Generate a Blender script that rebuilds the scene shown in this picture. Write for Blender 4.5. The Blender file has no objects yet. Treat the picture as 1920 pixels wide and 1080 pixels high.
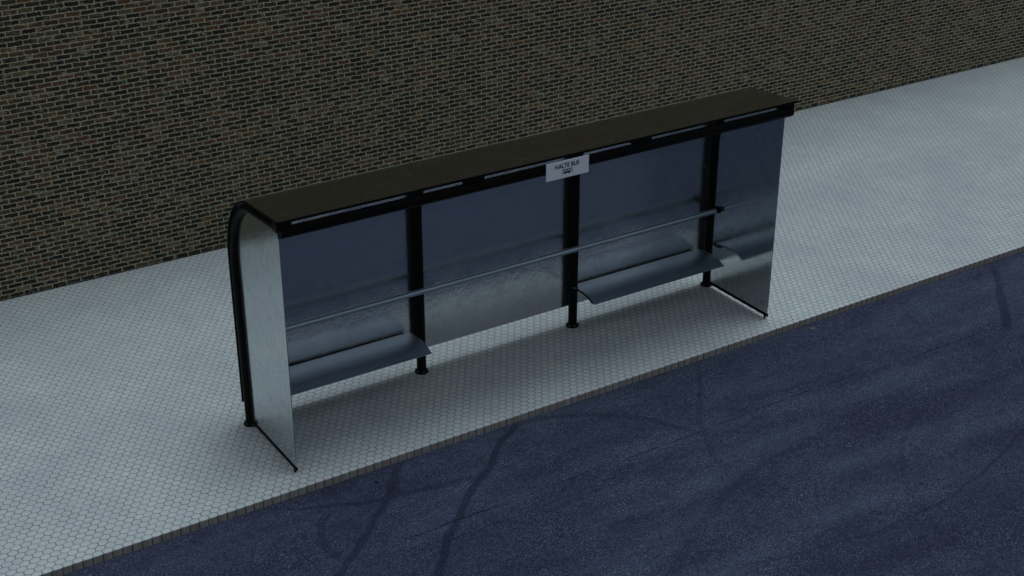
import bpy, bmesh, math, random
from mathutils import Vector, Matrix
random.seed(4)
C = bpy.context.scene.collection
R = math.radians

# ------------------------------------------------------------------ helpers
class MB:
    def __init__(s): s.bm = bmesh.new()
    def box(s, x0, x1, y0, y1, z0, z1):
        v = [s.bm.verts.new((x, y, z)) for z in (z0, z1) for (x, y) in ((x0, y0), (x1, y0), (x1, y1), (x0, y1))]
        for f in ((3, 2, 1, 0), (4, 5, 6, 7), (0, 1, 5, 4), (1, 2, 6, 5), (2, 3, 7, 6), (3, 0, 4, 7)):
            s.bm.faces.new([v[i] for i in f])
        return s
    def prism(s, pts, x0, x1):
        """(y, z) outline extruded along x"""
        a = [s.bm.verts.new((x0, y, z)) for y, z in pts]
        b = [s.bm.verts.new((x1, y, z)) for y, z in pts]
        n = len(pts)
        s.bm.faces.new(a); s.bm.faces.new(b[::-1])
        for i in range(n):
            s.bm.faces.new((a[i], b[i], b[(i + 1) % n], a[(i + 1) % n]))
        return s
    def sheet(s, path, t, x0, x1, nx=1):
        """thin sheet following a (y, z) path, thickness t to the left of travel"""
        P = [Vector(p) for p in path]; off = []
        for i, p in enumerate(P):
            d = (P[min(i + 1, len(P) - 1)] - P[max(i - 1, 0)]).normalized()
            off.append(p + Vector((-d.y, d.x)) * t)
        loop = [tuple(p) for p in P] + [tuple(p) for p in off[::-1]]
        n = len(loop)
        xs = [x0 + (x1 - x0) * i / nx for i in range(nx + 1)]
        rings = [[s.bm.verts.new((x, y, z)) for y, z in loop] for x in xs]
        for a, b in zip(rings[:-1], rings[1:]):
            for i in range(n):
                s.bm.faces.new((a[i], b[i], b[(i + 1) % n], a[(i + 1) % n]))
        m = len(P)
        for r in (rings[0], rings[-1]):
            for i in range(m - 1):
                s.bm.faces.new((r[i], r[i + 1], r[n - 2 - i], r[n - 1 - i]))
        return s
    def tube(s, path, r, seg=24):
        P = [Vector(p) for p in path]; rings = []
        u = None
        for i, p in enumerate(P):
            d = (P[min(i + 1, len(P) - 1)] - P[max(i - 1, 0)]).normalized()
            if u is None:
                u = d.orthogonal().normalized()
            u = (u - d * u.dot(d)).normalized()
            w = d.cross(u)
            rr = r[i] if isinstance(r, (list, tuple)) else r
            rings.append([s.bm.verts.new(p + (u * math.cos(2 * math.pi * k / seg) + w * math.sin(2 * math.pi * k / seg)) * rr) for k in range(seg)])
        for a, b in zip(rings[:-1], rings[1:]):
            for k in range(seg):
                s.bm.faces.new((a[k], a[(k + 1) % seg], b[(k + 1) % seg], b[k]))
        s.bm.faces.new(rings[0][::-1]); s.bm.faces.new(rings[-1])
        return s
    def build(s, name, mat, parent=None, bevel=0, smooth=False, loc=None):
        bmesh.ops.recalc_face_normals(s.bm, faces=s.bm.faces)
        me = bpy.data.meshes.new(name); s.bm.to_mesh(me); s.bm.free()
        me.materials.append(mat)
        o = bpy.data.objects.new(name, me); C.objects.link(o)
        if parent: o.parent = parent
        if loc: o.location = loc
        if smooth:
            for p in me.polygons: p.use_smooth = True
            try: me.set_sharp_from_angle(angle=R(35))
            except Exception: pass
        if bevel:
            m = o.modifiers.new('bevel', 'BEVEL'); m.width = bevel; m.segments = 2; m.limit_method = 'ANGLE'
            m.harden_normals = False
        return o

def tag(o, label, cat=None, group=None):
    o['label'] = label
    if cat: o['category'] = cat
    if group: o['group'] = group

class NT:
    def __init__(s, name):
        s.m = bpy.data.materials.new(name); s.m.use_nodes = True
        s.t = s.m.node_tree; s.t.nodes.clear()
        s.out = s.n('ShaderNodeOutputMaterial'); s.b = s.n('ShaderNodeBsdfPrincipled')
        s.l(s.b.outputs[0], s.out.inputs[0])
        s.co = s.n('ShaderNodeTexCoord').outputs['Object']
    def n(s, ty, **k):
        x = s.t.nodes.new(ty)
        for a, v in k.items(): setattr(x, a, v)
        return x
    def l(s, a, b): s.t.links.new(a, b)
    def put(s, sock, v):
        if hasattr(v, 'is_output'): s.l(v, sock)
        else: sock.default_value = v
    def math(s, op, a, b=None, c=None, clamp=False):
        x = s.n('ShaderNodeMath', operation=op); x.use_clamp = clamp
        s.put(x.inputs[0], a)
        if b is not None: s.put(x.inputs[1], b)
        if c is not None: s.put(x.inputs[2], c)
        return x.outputs[0]
    def vec(s, op, a, b=None, c=None):
        x = s.n('ShaderNodeVectorMath', operation=op)
        s.put(x.inputs[0], a)
        if b is not None: s.put(x.inputs[1], b)
        if c is not None: s.put(x.inputs[2], c)
        return x.outputs['Value'] if op in ('DOT_PRODUCT', 'LENGTH', 'DISTANCE') else x.outputs[0]
    def noise(s, scale, detail=3, rough=.5, vec=None, dist=0, out='Fac', w=None):
        x = s.n('ShaderNodeTexNoise')
        if w is not None:
            x.noise_dimensions = '4D'; x.inputs['W'].default_value = w
        s.put(x.inputs['Vector'], vec if vec is not None else s.co)
        x.inputs['Scale'].default_value = scale; x.inputs['Detail'].default_value = detail
        x.inputs['Roughness'].default_value = rough; x.inputs['Distortion'].default_value = dist
        return x.outputs[out]
    def map(s, v, a, b, c=0, d=1, smooth=False):
        x = s.n('ShaderNodeMapRange')
        if smooth: x.interpolation_type = 'SMOOTHSTEP'
        s.put(x.inputs[0], v)
        for i, k in enumerate((a, b, c, d)): s.put(x.inputs[i + 1], k)
        return x.outputs[0]
    def ramp(s, v, stops, interp='LINEAR'):
        x = s.n('ShaderNodeValToRGB'); x.color_ramp.interpolation = interp
        e = x.color_ramp.elements
        while len(e) < len(stops): e.new(.5)
        for k, (p, c) in zip(e, stops):
            k.position = p; k.color = (*c, 1) if len(c) == 3 else c
        s.put(x.inputs[0], v); return x.outputs[0]
    def mix(s, f, a, b, mode='MIX'):
        x = s.n('ShaderNodeMix', data_type='RGBA', blend_type=mode)
        s.put(x.inputs[0], f)
        for i, v in ((6, a), (7, b)):
            if isinstance(v, tuple) and len(v) == 3: v = (*v, 1)
            s.put(x.inputs[i], v)
        return x.outputs[2]
    def scalev(s, sx, sy, sz):
        return s.vec('MULTIPLY', s.co, (sx, sy, sz))
    def bump(s, h, strength, dist):
        x = s.n('ShaderNodeBump'); x.inputs['Strength'].default_value = strength; x.inputs['Distance'].default_value = dist
        s.put(x.inputs['Height'], h); s.l(x.outputs[0], s.b.inputs['Normal']); return x
    def set(s, **k):
        for a, v in k.items():
            a = {'color': 'Base Color', 'metal': 'Metallic', 'rough': 'Roughness', 'spec': 'Specular IOR Level'}[a]
            if isinstance(v, tuple) and len(v) == 3: v = (*v, 1)
            s.put(s.b.inputs[a], v)
        return s

# ------------------------------------------------------------------ materials
HX, HY = .0766, .0585          # hexagon pitch along the street, row spacing across it

def mat_tiles():
    t = NT('hex_tiles')
    wob = t.vec('SCALE', t.vec('SUBTRACT', t.noise(9, 2, out='Color'), (.5, .5, .5))); wob.node.inputs['Scale'].default_value = .004
    p = t.vec('MULTIPLY', t.vec('ADD', t.co, wob), (1 / HX, math.sqrt(3) / 2 / HY, 0))
    S = (1, math.sqrt(3), 1); H = (.5, math.sqrt(3) / 2, 0)
    def fmod(v):
        f = t.vec('FLOOR', t.vec('DIVIDE', v, S))
        return t.vec('SUBTRACT', t.vec('SUBTRACT', v, t.vec('MULTIPLY', f, S)), H)
    a = fmod(p); b = fmod(t.vec('SUBTRACT', p, H))
    a = t.vec('MULTIPLY', a, (1, 1, 0)); b = t.vec('MULTIPLY', b, (1, 1, 0))
    sel = t.math('LESS_THAN', t.vec('LENGTH', a), t.vec('LENGTH', b))
    x = t.n('ShaderNodeMix', data_type='VECTOR'); t.put(x.inputs[0], sel); t.put(x.inputs[4], b); t.put(x.inputs[5], a)
    g = x.outputs[1]
    ident = t.vec('SUBTRACT', p, g)
    ag = t.vec('ABSOLUTE', g)
    sx = t.n('ShaderNodeSeparateXYZ'); t.l(ag, sx.inputs[0])
    d = t.math('MAXIMUM', t.vec('DOT_PRODUCT', ag, (.5, math.sqrt(3) / 2, 0)), sx.outputs[0])   # .5 at the joint
    wn = t.n('ShaderNodeTexWhiteNoise', noise_dimensions='2D')
    t.l(t.vec('SNAP', t.vec('ADD', ident, (.01, .01, 0)), (.25, .25, .25)), wn.inputs['Vector'])
    r = wn.outputs['Value']; sc = t.n('ShaderNodeSeparateColor'); t.l(wn.outputs['Color'], sc.inputs[0])
    jw = t.noise(60, 2)
    edge = t.math('ADD', d, t.map(jw, .3, .7, -.012, .012))
    grout = t.map(edge, .430, .475, 0, 1, True)
    big = t.noise(1.3, 3, .55); blotch = t.noise(5.5, 3, .6)
    tile = t.ramp(r, [(0, (.53, .63, .68)), (.25, (.565, .665, .705)), (.8, (.595, .695, .725)), (1, (.64, .71, .76))])
    tile = t.mix(t.map(big, .35, .68, 0, .8), tile, (.47, .54, .62))
    tile = t.mix(t.map(blotch, .52, .75, 0, .45), tile, (.46, .54, .57))
    tile = t.mix(t.map(t.noise(90, 3, .7), .45, .8, 0, .25), tile, (.5, .51, .52))
    tile = t.mix(t.map(edge, .30, .46, 0, .35, True), tile, (.5, .53, .57))
    gr = t.mix(t.map(t.noise(7, 2), .35, .65), (.16, .20, .215), (.30, .35, .37))
    t.set(color=t.mix(grout, tile, gr), rough=t.map(t.noise(30, 2), .3, .7, .55, .8), spec=.3)
    h = t.math('ADD', t.math('MULTIPLY', grout, -1), t.math('MULTIPLY', t.math('ADD', r, t.noise(120, 2)), .15))
    t.bump(h, .5, .003)
    return t.m

def mat_brick():
    t = NT('old_brick')
    w1 = t.vec('SCALE', t.vec('SUBTRACT', t.noise(28, 3, .65, out='Color'), (.5, .5, .5))); w1.node.inputs['Scale'].default_value = .030
    w2 = t.vec('SCALE', t.vec('SUBTRACT', t.noise(4, 2, out='Color'), (.5, .5, .5))); w2.node.inputs['Scale'].default_value = .012
    w3 = t.vec('SCALE', t.vec('SUBTRACT', t.noise(110, 2, .6, out='Color'), (.5, .5, .5))); w3.node.inputs['Scale'].default_value = .018
    s = t.n('ShaderNodeSeparateXYZ'); t.l(t.vec('ADD', t.vec('ADD', t.vec('ADD', t.co, w1), w2), w3), s.inputs[0])
    c = t.n('ShaderNodeCombineXYZ'); t.l(s.outputs[0], c.inputs[0]); t.l(s.outputs[2], c.inputs[1])
    def brick(col1, col2, mortar, off):
        b = t.n('ShaderNodeTexBrick'); b.offset = .5; b.squash = 1
        t.l(t.vec('ADD', c.outputs[0], off), b.inputs['Vector'])
        for k, v in (('Color1', col1), ('Color2', col2), ('Mortar', mortar)): b.inputs[k].default_value = v
        b.inputs['Scale'].default_value = 1
        b.inputs['Mortar Size'].default_value = .0070; b.inputs['Mortar Smooth'].default_value = .5
        b.inputs['Bias'].default_value = 0; b.inputs['Brick Width'].default_value = .147; b.inputs['Row Height'].default_value = .0505
        return b
    b1 = brick((0, 0, 0, 1), (1, 1, 1, 1), (.5, .5, .5, 1), (0, -.009, 0))
    b2 = brick((0, 0, 0, 1), (1, 1, 1, 1), (.5, .5, .5, 1), (.147 * 40, .0505 * 90 - .009, 0))
    col = t.ramp(b1.outputs['Color'], [(0, (.012, .014, .015)), (.30, (.017, .016, .013)), (.50, (.034, .026, .017)), (.66, (.060, .036, .021)),
                                      (.80, (.125, .056, .030)), (.90, (.14, .092, .046)), (1, (.13, .115, .072))])
    col = t.mix(t.map(b2.outputs['Color'], .2, 1, 0, .6), col, (.046, .038, .024))
    # burnt and chipped patches inside a brick
    vor = t.noise(26, 3, .7, vec=t.scalev(1, 1, 2))
    col = t.mix(t.map(vor, .50, .62, 0, .75), col, (.020, .017, .015))
    vo2 = t.noise(34, 3, .7, vec=t.scalev(1, 1, 1.6), w=3.1)
    col = t.mix(t.map(vo2, .58, .68, 0, .75), col, (.17, .09, .055))
    mo = t.mix(t.noise(40, 4, .7), (.27, .28, .20), (.50, .50, .355))
    mo = t.mix(t.map(t.noise(2.2, 2), .4, .7, 0, .5), mo, (.33, .33, .245))
    fac = b1.outputs['Fac']
    smear = t.map(t.noise(13, 4, .7, vec=t.scalev(.7, 1, 1.4), w=1.7), .54, .70, 0, .7)   # mortar smeared over some bricks
    fac2 = t.math('MAXIMUM', fac, smear)
    t.set(color=t.mix(fac2, col, mo), rough=.85, spec=.25)
    h = t.math('ADD', t.math('MULTIPLY', fac, -1), t.math('MULTIPLY', t.noise(60, 4, .7), .5))
    t.bump(h, .7, .006)
    return t.m

def mat_asphalt():
    t = NT('worn_asphalt')
    sp = t.n('ShaderNodeSeparateXYZ'); t.l(t.co, sp.inputs[0]); X, Y = sp.outputs[0], sp.outputs[1]
    fine = t.noise(170, 2, .8); fine2 = t.noise(75, 3, .75)
    base = t.mix(t.map(t.noise(2.2, 4, .6, vec=t.scalev(.45, 1, 1)), .3, .7), (.020, .031, .084), (.050, .074, .148))
    base = t.mix(t.map(t.noise(1.3, 5, .62, vec=t.scalev(.3, 1.4, 1), w=2.), .46, .62, 0, 1), base, (.082, .124, .205))
    base = t.mix(t.map(t.noise(1.1, 4, .6, w=5.), .5, .75, 0, .4), base, (.036, .036, .098))
    base = t.mix(t.map(t.noise(.9, 5, .6, vec=t.scalev(.4, 1.3, 1), w=11.), .48, .62, 0, .8), base, (.014, .019, .054))
    base = t.mix(t.map(fine2, .35, .65, .75, 0), base, (.013, .017, .046))
    v = t.n('ShaderNodeTexVoronoi'); v.inputs['Scale'].default_value = 120; t.l(t.co, v.inputs['Vector'])
    wnc = t.n('ShaderNodeSeparateColor'); t.l(v.outputs['Color'], wnc.inputs[0])
    base = t.mix(t.map(t.noise(24, 4, .75, w=13.), .42, .68, 0, .38), base, (.088, .102, .175))
    base = t.mix(t.map(t.noise(10, 5, .75, w=15.), .50, .68, 0, .45), base, (.020, .024, .060))
    chip = t.math('MULTIPLY', t.map(v.outputs['Distance'], .25, .45, 1, 0), t.map(wnc.outputs[0], .45, 1.0, 0, .9))
    chip = t.math('MULTIPLY', chip, t.map(t.noise(2.5, 3, w=8.), .35, .65, .35, 1))
    base = t.mix(chip, base, (.38, .47, .64))
    v2 = t.n('ShaderNodeTexVoronoi'); v2.inputs['Scale'].default_value = 130; t.l(t.co, v2.inputs['Vector'])
    w2 = t.n('ShaderNodeSeparateColor'); t.l(v2.outputs['Color'], w2.inputs[0])
    base = t.mix(t.math('MULTIPLY', t.map(w2.outputs[1], .5, 1, 0, .85), 1), base, (.010, .013, .034))
    wear = t.noise(6, 4, .65, w=4.)
    # rubber marks: arcs of circles left by turning wheels
    marks = None
    def arc(cx, cy, r, w, mx, my, ml, strength):
        nonlocal marks
        wv = t.map(t.noise(1.5, 2, w=cx), 0, 1, -.10, .10)
        d = t.math('ABSOLUTE', t.math('SUBTRACT', t.math('ADD', t.vec('DISTANCE', t.vec('MULTIPLY', t.co, (1, 1, 0)), (cx, cy, 0)), wv), r))
        m = t.map(d, w * .45, w, 1, 0, True)
        dm = t.vec('DISTANCE', t.vec('MULTIPLY', t.co, (1, 1, 0)), (mx, my, 0))
        m = t.math('MULTIPLY', m, t.map(dm, ml * .6, ml, strength, 0, True))
        marks = m if marks is None else t.math('MAXIMUM', marks, m)
    def circ3(p, q, s):
        ax, ay = p; bx, by = q; cx, cy = s
        d = 2 * (ax * (by - cy) + bx * (cy - ay) + cx * (ay - by))
        ux = ((ax * ax + ay * ay) * (by - cy) + (bx * bx + by * by) * (cy - ay) + (cx * cx + cy * cy) * (ay - by)) / d
        uy = ((ax * ax + ay * ay) * (cx - bx) + (bx * bx + by * by) * (ax - cx) + (cx * cx + cy * cy) * (bx - ax)) / d
        return ux, uy, math.hypot(ax - ux, ay - uy)
    for p, q, s, w, st in (((-.334, -2.322), (.276, -1.75), (.75, -1.294), .048, .6),
                           ((.261, -2.704), (.95, -2.0), (1.882, -1.23), .048, .7),
                           ((-.06, -1.535), (-.205, -1.78), (-.20, -2.05), .05, .5),
                           ((8.003, -1.339), (7.647, -1.725), (7.085, -2.221), .06, .6),
                           ((2.056, -1.17), (2.671, -1.434), (3.194, -2.056), .045, .45),
                           ((3.95, -1.3), (3.473, -1.86), (3.124, -2.568), .035, .35),
                           ((-.21, -1.29), (.396, -1.52), (1.054, -1.64), .04, .5),
                           ((5.3, -2.9), (4.3, -3.5), (3.9, -4.6), .03, .25),
                           ((2.699, -3.88), (3.81, -4.015), (5.617, -3.662), .022, .4),
                           ((6.6, -1.3), (6.3, -2.2), (6.5, -3.1), .04, .2),
                           ((1.5, -3.9), (2.6, -3.1), (4.2, -2.75), .06, .25)):
        cx, cy, r = circ3(p, q, s)
        mx, my = (p[0] + s[0]) / 2, (p[1] + s[1]) / 2
        ml = math.hypot(p[0] - s[0], p[1] - s[1]) / 2 * 1.5
        arc(cx, cy, r, w, mx, my, ml, st)
    marks = t.math('MULTIPLY', marks, t.map(wear, .25, .6, .6, 1))
    base = t.mix(marks, base, (.008, .011, .032))
    # long cracks running with the street
    cw = t.math('ADD', t.map(t.noise(1.1, 5, .7, vec=t.scalev(1, .1, 1)), 0, 1, -.06, .06), t.map(t.noise(16, 3, .7, vec=t.scalev(1, .1, 1)), 0, 1, -.012, .012))
    cr = None
    for y0, x0, x1, w, st in ((-2.125, .15, 5.4, .010, 1), (-2.32, .4, 2.4, .009, .95), (-2.19, 5.2, 7.2, .008, .9), (-1.98, 5.6, 7.0, .009, .8), (-3.1, 9, 14, .006, .8), (-2.4, -9, -3, .006, .8)):
        d = t.math('ABSOLUTE', t.math('SUBTRACT', t.math('ADD', Y, cw), y0))
        m = t.map(d, w * .3, w, st, 0)
        m = t.math('MULTIPLY', m, t.math('MULTIPLY', t.map(X, x0, x0 + .25), t.map(X, x1 - .3, x1, 1, 0)))
        cr = m if cr is None else t.math('MAXIMUM', cr, m)
    cr = t.math('MULTIPLY', cr, t.map(t.noise(3.3, 4, .65, w=6.), .38, .62))
    base = t.mix(cr, base, (.006, .007, .014))
    # pebble-sized tar spots and flecks of yellow paint
    dn = t.vec('ADD', t.vec('MULTIPLY', t.co, (1, 1, 0)), t.vec('MULTIPLY', t.vec('SUBTRACT', t.noise(40, 3, out='Color'), (.5, .5, .5)), (.04, .04, 0)))
    for px, py, r in ((3.661, -1.646, .02), (4.285, -3.74, .022), (.53, -1.31, .022), (5.05, -3.95, .014), (3.9, -4.3, .012), (6.9, -3.1, .02)):
        base = t.mix(t.map(t.vec('DISTANCE', dn, (px, py, 0)), r * .6, r, .95, 0), base, (.006, .006, .01))
    for px, py, r in ((-1.901, -1.242, .016), (-1.84, -1.25, .010), (5.441, -1.235, .026), (5.53, -1.22, .012)):
        base = t.mix(t.map(t.vec('DISTANCE', dn, (px, py, 0)), r * .5, r, .7, 0), base, (.28, .22, .05))
    # dust in the gutter
    gut = t.math('MULTIPLY', t.map(Y, -1.23, -1.14, 0, 1), t.map(t.noise(5, 4, .6, vec=t.scalev(.5, 1, 1)), .4, .62, 0, .45))
    base = t.mix(gut, base, (.05, .05, .06))
    t.set(color=base, rough=.85, spec=.25)
    h = t.math('ADD', t.math('MULTIPLY', fine, .6), t.math('SUBTRACT', t.math('MULTIPLY', v.outputs['Distance'], -.7), t.math('MULTIPLY', cr, 2)))
    t.bump(h, .75, .004)
    return t.m

def mat_kerb():
    t = NT('kerb_stone')
    s = t.n('ShaderNodeSeparateXYZ'); t.l(t.co, s.inputs[0])
    u = t.math('DIVIDE', t.math('ADD', s.outputs[0], .01), HX)
    f = t.math('FRACT', u); idn = t.math('FLOOR', u)
    wn = t.n('ShaderNodeTexWhiteNoise', noise_dimensions='1D'); t.l(idn, wn.inputs['W'])
    wn2 = t.n('ShaderNodeTexWhiteNoise', noise_dimensions='1D'); t.l(t.math('ADD', idn, 77.3), wn2.inputs['W'])
    jw = t.map(wn2.outputs[0], 0, 1, .035, .085)
    joint = t.math('LESS_THAN', t.math('MINIMUM', f, t.math('SUBTRACT', 1, f)), jw)
    streak = t.noise(60, 3, .7, vec=t.scalev(1, 1, .04))
    col = t.mix(t.map(streak, .3, .7), (.15, .155, .155), (.33, .34, .335))
    col = t.mix(t.map(wn.outputs[0], 0, 1, 0, .5), col, (.20, .20, .195))
    jc = t.mix(wn2.outputs[0], (.03, .03, .035), (.10, .10, .11))
    t.set(color=t.mix(joint, col, jc), rough=.8, spec=.3)
    t.bump(t.math('MULTIPLY', joint, -1), .6, .004)
    return t.m

def mat_mirror(name, streak_dir, base=(.71, .76, .785), lo=.05, hi=.17, bump=.10, spots=.45, streak=.35, grain=1.5):
    """worn polished steel sheet: soft reflections, rubbed patches, runs"""
    t = NT(name)
    sv = t.scalev(*streak_dir)
    st = t.noise(22, 4, .7, vec=sv)
    patch = t.noise(3.2, 6, .68); fine = t.noise(38, 4, .7)
    ro = t.math('ADD', t.map(patch, .35, .65, lo, hi), t.map(fine, .3, .7, -.03, .05))
    ro = t.math('ADD', ro, t.map(st, .45, .75, 0, .08), clamp=True)
    col = t.mix(t.map(st, .48, .68, 0, streak), base, tuple(c * .72 for c in base))
    col = t.mix(t.map(t.noise(11, 6, .8, w=2.), .50, .64, 0, spots), col, tuple(c * .72 for c in base))
    speck = t.math('MULTIPLY', t.map(t.noise(70, 5, .85, w=12.), .50, .66), t.map(patch, .42, .62, .15, .8))
    col = t.mix(t.math('MULTIPLY', speck, spots), col, tuple(c * .45 for c in base))
    ro = t.math('ADD', ro, t.math('MULTIPLY', speck, .12))
    t.set(color=col, metal=.96, rough=ro)
    grit = t.noise(30, 4, .72, w=4.); gmask = t.map(t.noise(2.6, 4, .65, w=6.), .38, .62, .25, 1)
    grit = t.math('MULTIPLY', grit, gmask)
    h = t.math('ADD', t.math('ADD', t.math('MULTIPLY', grit, grain), t.math('MULTIPLY', t.noise(7, 3, .6, w=9.), .45)), t.math('ADD', t.math('MULTIPLY', fine, .38), t.math('MULTIPLY', st, .12)))
    t.bump(h, bump, .02)
    return t.m

def mat_black():
    t = NT('black_powder_coat')
    t.set(color=(.003, .003, .003), metal=0, rough=.5, spec=.12)
    return t.m

def mat_tube():
    t = NT('brushed_steel')
    st = t.noise(60, 3, .6, vec=t.scalev(.03, 1, 1))
    t.set(color=t.mix(t.noise(5, 3), (.29, .40, .48), (.36, .47, .55)), metal=.95, rough=t.map(st, .3, .7, .42, .5))
    t.bump(st, .05, .002)
    return t.m

def mat_seat():
    t = NT('satin_steel')
    st = t.noise(50, 3, .6, vec=t.scalev(.05, 1, 1))
    t.set(color=t.mix(t.noise(4, 4, .6), (.30, .40, .51), (.38, .49, .60)), metal=.95, rough=t.map(st, .3, .7, .36, .44))
    t.bump(st, .05, .002)
    return t.m

def flat(name, c, rough=.5, spec=.4):
    t = NT(name); n = t.noise(25, 3)
    t.set(color=t.mix(t.map(n, .3, .7), c, tuple(v * .9 for v in c)), rough=rough, spec=spec); return t.m

M_TILE, M_BRICK, M_ASPH, M_KERB = mat_tiles(), mat_brick(), mat_asphalt(), mat_kerb()
M_BACK = mat_mirror('mirror_steel_back', (.6, 1, 1))
M_SIDE = mat_mirror('mirror_steel_side', (1, 3, .10), lo=.03, hi=.12, bump=.05, streak=.45, spots=1, grain=.9)
M_ROOF = mat_mirror('roof_steel', (.3, 1, 1), base=(.235, .215, .18), lo=.16, hi=.22, bump=.16, spots=.5, grain=.8)
M_BLACK, M_TUBE, M_SEAT = mat_black(), mat_tube(), mat_seat()
M_BOLT = flat('zinc_bolt', (.10, .11, .12), .5)
M_WHITE = flat('sign_white', (.73, .85, .95), .45)
M_INK = flat('sign_ink', (.012, .014, .018), .5)
M_CAP = flat('coping_stone', (.30, .29, .26), .85, .2)
M_SOIL = flat('ground_far', (.07, .07, .075), .9, .2)

# ------------------------------------------------------------------ setting
KY, KH, WY = -1.136, .062, 3.577
o = MB().box(-40, 60, KY, WY + .5, -.2, 0).build('sidewalk', M_TILE); o['kind'] = 'structure'
o = MB().box(-40, 60, KY - .004, KY - .0005, -.2, -.003).build('kerb', M_KERB); o['kind'] = 'structure'
o = MB().box(-40, 60, -11.5, KY - .006, -.4, -KH).build('road', M_ASPH); o['kind'] = 'structure'
o = MB().box(-200, 200, -200, 200, -.6, -.41).build('ground', M_SOIL); o['kind'] = 'structure'

WALLH = 6.2
wall = bpy.data.objects.new('brick_wall', None); C.objects.link(wall); wall.location = (5, WY, 0)
tag(wall, 'long old brick wall of red and blackened bricks rising behind the pavement', 'wall')
MB().box(-30, 35, 0, .35, -.05, WALLH).build('masonry', M_BRICK, wall)
MB().box(-29.9, 34.9, -.004, -.0005, .0005, .010).build('foot_shadow_gap', M_BLACK, wall)  # black strip stands in for the shadow gap under the wall
MB().box(-30.05, 35.05, -.04, .39, WALLH + .002, WALLH + .09).build('coping', M_CAP, wall, bevel=.008)

# ------------------------------------------------------------------ shelter
L, D = 1.7, .936
sh = bpy.data.objects.new('bus_shelter', None); C.objects.link(sh)
tag(sh, 'black framed bus shelter of curved mirror steel sheets standing on white hexagonal paving', 'bus shelter')
PB = .060            # inner face of the back sheet
ZB = .200            # its lower edge
ZC, RA, RB = 1.54, .55, .705   # where the bend starts, its half-widths in y and z (inner face)
YF, ZF = -1.032, 2.284
A1 = R(84.5)
def bend(off):
    """(y, z) path of the roof from the start of the bend to its front edge, moved outward by off"""
    cy = PB - RA; N = 30
    pts = []
    for i in range(N + 1):
        a = A1 * i / N
        n = Vector((math.cos(a) / RA, math.sin(a) / RB)).normalized()
        pts.append((cy + RA * math.cos(a) + n.x * off, ZC + RB * math.sin(a) + n.y * off))
    y, z = pts[-1]; s = (ZF + off - z) / (y - YF)
    for yy in (-.62, -.80, YF): pts.append((yy, z + (y - yy) * s))
    return pts
SLOPE = (bend(0)[-1][1] - bend(0)[-4][1]) / (bend(0)[-4][0] - YF)
ZF = bend(0)[-1][1]

# curved roof sheet
rf = MB().sheet(bend(0), -.008, -.036, 3 * L + .060, 1).build('roof', M_ROOF, sh, smooth=True)
rf.data.materials.append(M_BACK)                    # the inner face is polished like the back sheets
for p in rf.data.polygons:
    c = p.center - Vector((0, PB - RA, ZC - .1)); c.x = 0
    if p.normal.dot(c) < 0: p.material_index = 1
MB().box(-.062, 3 * L + .062, YF - .009, YF - .001, ZF - .008, ZF + .012).build('roof_edge', M_BLACK, rf)
for s in (-.0415, 3 * L + .0555):
    MB().sheet([(PB - .004, ZB)] + [(y, z) for y, z in bend(-.004)], -.0112, s, s + .005).build('edge_trim', M_BLACK, rf, smooth=True)
# back sheets, one per bay
for k in range(3):
    x0 = -.036 if k == 0 else k * L + .003
    x1 = 3 * L + .055 if k == 2 else (k + 1) * L - .003
    MB().box(x0, x1, PB, PB + .010, ZB, ZC - .001).build('back_panel', M_BACK, sh)

# four bent posts
PR = .044
def fit_arch():
    """lift the bend of the pipe so that it touches the inner face of the roof"""
    tgt = bend(-(PB - .002))
    out = [(0, 0), (0, .6), (0, 1.2)] + [(y, z) for y, z in tgt if y > -.99]
    y0, z0 = out[-1]
    out.append((-.965, z0 + (y0 + .965) * SLOPE))
    return out
AP = fit_arch()
posts = []
for k in range(4):
    p = MB().tube([(0, y, z) for y, z in AP], PR, 28).build('post', M_BLACK, sh, smooth=True)
    p.location = (k * L, 0, 0)
    fl = MB().tube([(0, 0, 0.001), (0, 0, .012), (0, 0, .016), (0, 0, .018)], [.064, .064, .060, .048], 32)
    fl.tube([(0, 0, .018), (0, 0, .030)], [.050, .046], 28)
    f = fl.build('base_flange', M_BLACK, p, smooth=True)
    for j in range(6):
        a = math.pi / 3 * j + .4
        bo = MB(); bo.tube([(.055 * math.cos(a), .055 * math.sin(a), .016), (.055 * math.cos(a), .055 * math.sin(a), .027)], .007, 6)
        bo.build('anchor_bolt', M_BOLT, f)
    # clamp that carries the sheet and closes the slot above the beam
    MB().box(-.080 if k else -.045, .080 if k < 3 else .030, -1.018, -.93, ZF - .075, ZF - .0095).build('roof_clamp', M_BLACK, p, bevel=.004)

# front beam: a half-round profile with a slot between it and the roof
BB, BT = 2.126, 2.232
prof = [(-.940, BB + .003), (-.972, BT - .012), (-.992, BT), (-1.014, BT - .004)]
for i in range(9):
    a = R(20 + 9 * -1 + i * -13)
    prof.append((-.975 - .052 * math.cos(R(10 + i * 10)), 2.190 - .060 * math.sin(R(10 + i * 10))))
prof.append((-.950, BB))
beam = MB().prism(prof, -.012, 3 * L + .030).build('front_beam', M_BLACK, sh, smooth=True)

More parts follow.
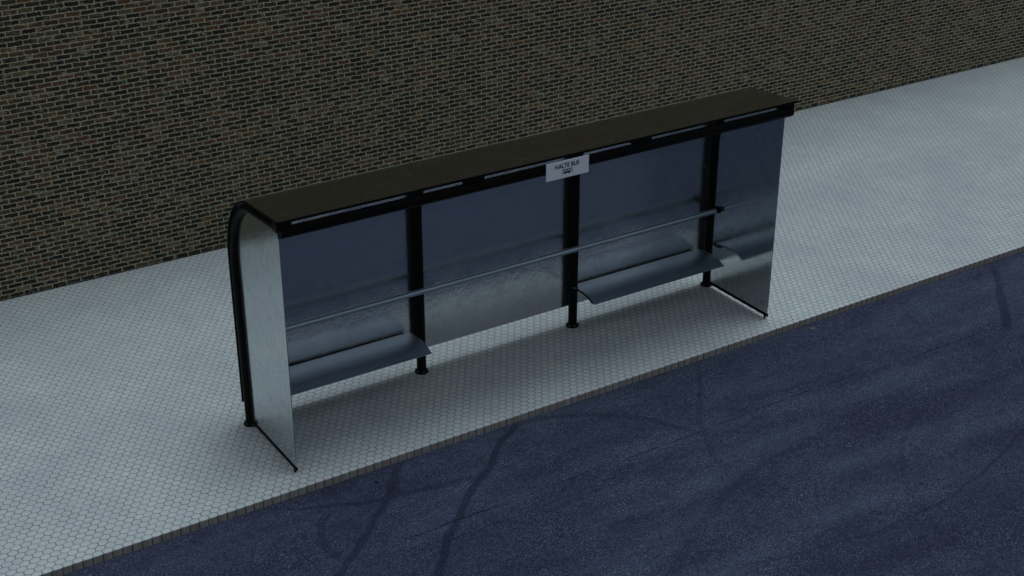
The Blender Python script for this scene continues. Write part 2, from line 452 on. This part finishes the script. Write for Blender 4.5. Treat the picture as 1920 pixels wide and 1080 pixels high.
# end sheets
def end_outline():
    tgt = bend(-.110)
    pts = [(-.048, .062)]
    pts += [(-.048, 1.0), (-.048, ZC)] + [(y, z) for y, z in tgt if y < -.052 and y > -.93]
    y0, z0 = pts[-1]
    pts += [(-D, 2.14), (-D, .062)]
    return pts
for k, x in enumerate((0, 3 * L)):
    e = MB().prism(end_outline(), -.003, .003).build('side_panel', M_SIDE, sh, loc=(x, 0, 0))
    s = MB().box(-.009, .009, -D - .006, -.040, .034, .0615)
    s.build('sill', M_BLACK, e, bevel=.002)
    MB().box(-.006, .006, -D + .028, -D + .046, .001, .034).build('foot', M_BLACK, e)

# seats: pressed steel sheet, arched, with black ribs at the ends
SEATP = [(.028, .430), (-.020, .441), (-.070, .4495), (-.120, .455), (-.170, .458), (-.220, .456), (-.270, .449), (-.310, .439), (-.350, .424), (-.372, .414), (-.394, .409)]
def smoothpath(P, n=4):
    out = []
    for i in range(len(P) - 1):
        p0 = Vector(P[max(i - 1, 0)]); p1 = Vector(P[i]); p2 = Vector(P[i + 1]); p3 = Vector(P[min(i + 2, len(P) - 1)])
        for k in range(n):
            u = k / n
            out.append(tuple(.5 * (2 * p1 + (p2 - p0) * u + (2 * p0 - 5 * p1 + 4 * p2 - p3) * u * u + (3 * p1 - p0 - 3 * p2 + p3) * u ** 3)))
    out.append(P[-1]); return out
SP = smoothpath(SEATP)
for k, (x0, x1) in enumerate(((.012, 1.595), (3.372, 4.975))):
    st = MB().sheet([(y, z) for y, z in SP], .008, x0, x1).build('seat', M_SEAT, sh, smooth=True)
    rb = [p for p in SP if -.375 < p[0] < -.02]
    MB().box(x0 + .02, x1 - .02, .000, PB - .001, .380, .404).build('seat_gap_shade', M_BLACK, st)  # black bar added to give the dark gap between seat and back sheet
    rb = [p for p in rb if p[0] < -.085]
    for xx, lift in ((x0 - .008, .002), (x1 - .014, -.0015)):
        MB().sheet([(y, z + lift) for y, z in rb], .015, xx, xx + .009).build('seat_rib', M_BLACK, st, smooth=True)

# handrail across the four posts
RY, RZ, RRD = -.118, .890, .028
hr = MB().tube([(.014, RY, RZ), (3 * L - .055, RY, RZ)], RRD, 24).build('handrail', M_TUBE, sh, smooth=True)
for x in (.010, 3 * L - .006):
    MB().tube([(x - .046 if x > 1 else x - .006, RY, RZ), (x - .010 if x > 1 else x + .010, RY, RZ), (x - .008 if x > 1 else x + .012, RY, RZ), (x if x > 1 else x + .016, RY, RZ)],
              [.018, .018, .036, .036] if x > 1 else [.034, .034, .018, .018], 24).build('end_cap', M_BLACK, hr, smooth=True)
for k in range(4):
    x = k * L + (.0 if k else .02) - (.035 if k == 3 else 0)
    MB().tube([(x, -.036, RZ - .006), (x, -.075, RZ - .006), (x, RY + .018, RZ)], .013, 16).build('rail_bracket', M_BLACK, hr, smooth=True)

# ------------------------------------------------------------------ stop sign on the beam
sg = bpy.data.objects.new('bus_stop_sign', None); C.objects.link(sg)
SX0, SX1, SY, SZ0, SZ1 = 2.360, 2.792, -1.046, 2.098, 2.254
sg.location = ((SX0 + SX1) / 2, SY, SZ0)
tag(sg, 'small white rectangular sign with black lettering and bus symbol on the shelter beam', 'sign')
hw, hh = (SX1 - SX0) / 2, SZ1 - SZ0
MB().box(-hw, hw, 0, .006, 0, hh).build('board', M_WHITE, sg, bevel=.0012)
cu = bpy.data.curves.new('txt', 'FONT'); cu.body = 'HALTE BUS'; cu.align_x = 'CENTER'; cu.size = .054; cu.extrude = .0006; cu.space_character = 1.04; cu.offset = .0011
to = bpy.data.objects.new('txt', cu); C.objects.link(to)
bpy.context.view_layer.update()
me = bpy.data.meshes.new_from_object(to.evaluated_get(bpy.context.evaluated_depsgraph_get()))
bpy.data.objects.remove(to)
me.materials.clear(); me.materials.append(M_INK)
xs = [v.co.x for v in me.vertices]; w = max(xs) - min(xs); k = .242 / w
me.transform(Matrix.Translation((-(max(xs) + min(xs)) / 2, 0, 0))); me.transform(Matrix.Diagonal((k, 1.0, 1, 1)))
lt = bpy.data.objects.new('lettering', me); C.objects.link(lt); lt.parent = sg
lt.rotation_euler = (R(90), 0, 0); lt.location = (-.005, -.0012, hh * .60)
b = MB(); Y0, Y1 = -.0016, -.0004
bx0, bx1, bz0, bz1 = -.036, .030, .040, .076
b.box(bx0, bx1, Y0, Y1, bz0, bz0 + .014)                      # lower body
b.box(bx0, bx1, Y0, Y1, bz1 - .006, bz1)                      # roof line
n = 4
for i in range(n + 1):
    x = bx0 + (bx1 - bx0 - .005) * i / n
    b.box(x, x + (.005 if 0 < i < n else .005), Y0, Y1, bz0 + .014, bz1 - .006)
for x in (-.022, .016):
    b.tube([(x, Y0, bz0), (x, Y1, bz0)], .007, 14)
b.box(-.050, -.045, Y0, Y1, .034, .080); b.box(-.045, -.038, Y0, Y1, .075, .080)
b.box(.041, .049, Y0, Y1, .044, .062); b.box(.034, .047, Y0, Y1, .074, .079); b.box(.043, .047, Y0, Y1, .064, .074)
b.build('bus_symbol', M_INK, sg)

# ------------------------------------------------------------------ camera
cam = bpy.data.cameras.new('camera'); co = bpy.data.objects.new('camera', cam); C.objects.link(co)
co.location = (-3.853, -10.2129, 6.559); co.rotation_euler = (math.pi / 2 - .45662, 0, -.57006)
cam.sensor_width = 36; cam.lens = 2688.84 / 1920 * 36; cam.clip_end = 1000
bpy.context.scene.camera = co

# ------------------------------------------------------------------ light
SUN_EL, SUN_AZ = R(79), R(86)      # azimuth measured from +Y towards +X
wd = bpy.data.worlds.new('World'); bpy.context.scene.world = wd; wd.use_nodes = True
nt = wd.node_tree; bg = nt.nodes['Background']
sky = nt.nodes.new('ShaderNodeTexSky'); sky.sky_type = 'NISHITA'; sky.sun_disc = False
sky.sun_elevation = SUN_EL; sky.sun_rotation = SUN_AZ; sky.air_density = 1.0; sky.dust_density = 1.5; sky.ozone_density = 1.0
hs = nt.nodes.new('ShaderNodeHueSaturation'); hs.inputs['Saturation'].default_value = .18   # thin overcast pales the blue
nt.links.new(sky.outputs[0], hs.inputs['Color']); nt.links.new(hs.outputs[0], bg.inputs[0]); bg.inputs[1].default_value = .105
ld = bpy.data.lights.new('sun', 'SUN'); ld.energy = 1.12; ld.angle = R(28); ld.color = (.88, 1, 1.02)
lo = bpy.data.objects.new('sun', ld); C.objects.link(lo)
d = Vector((math.cos(SUN_EL) * math.sin(SUN_AZ), math.cos(SUN_EL) * math.cos(SUN_AZ), math.sin(SUN_EL)))
lo.rotation_euler = d.to_track_quat('Z', 'Y').to_euler(); lo.location = (3, 0, 12)
sc = bpy.context.scene
sc.view_settings.view_transform = 'Standard'; sc.view_settings.look = 'None'
sc.view_settings.exposure = -.63; sc.view_settings.gamma = 1
sc.cycles.max_bounces = 10
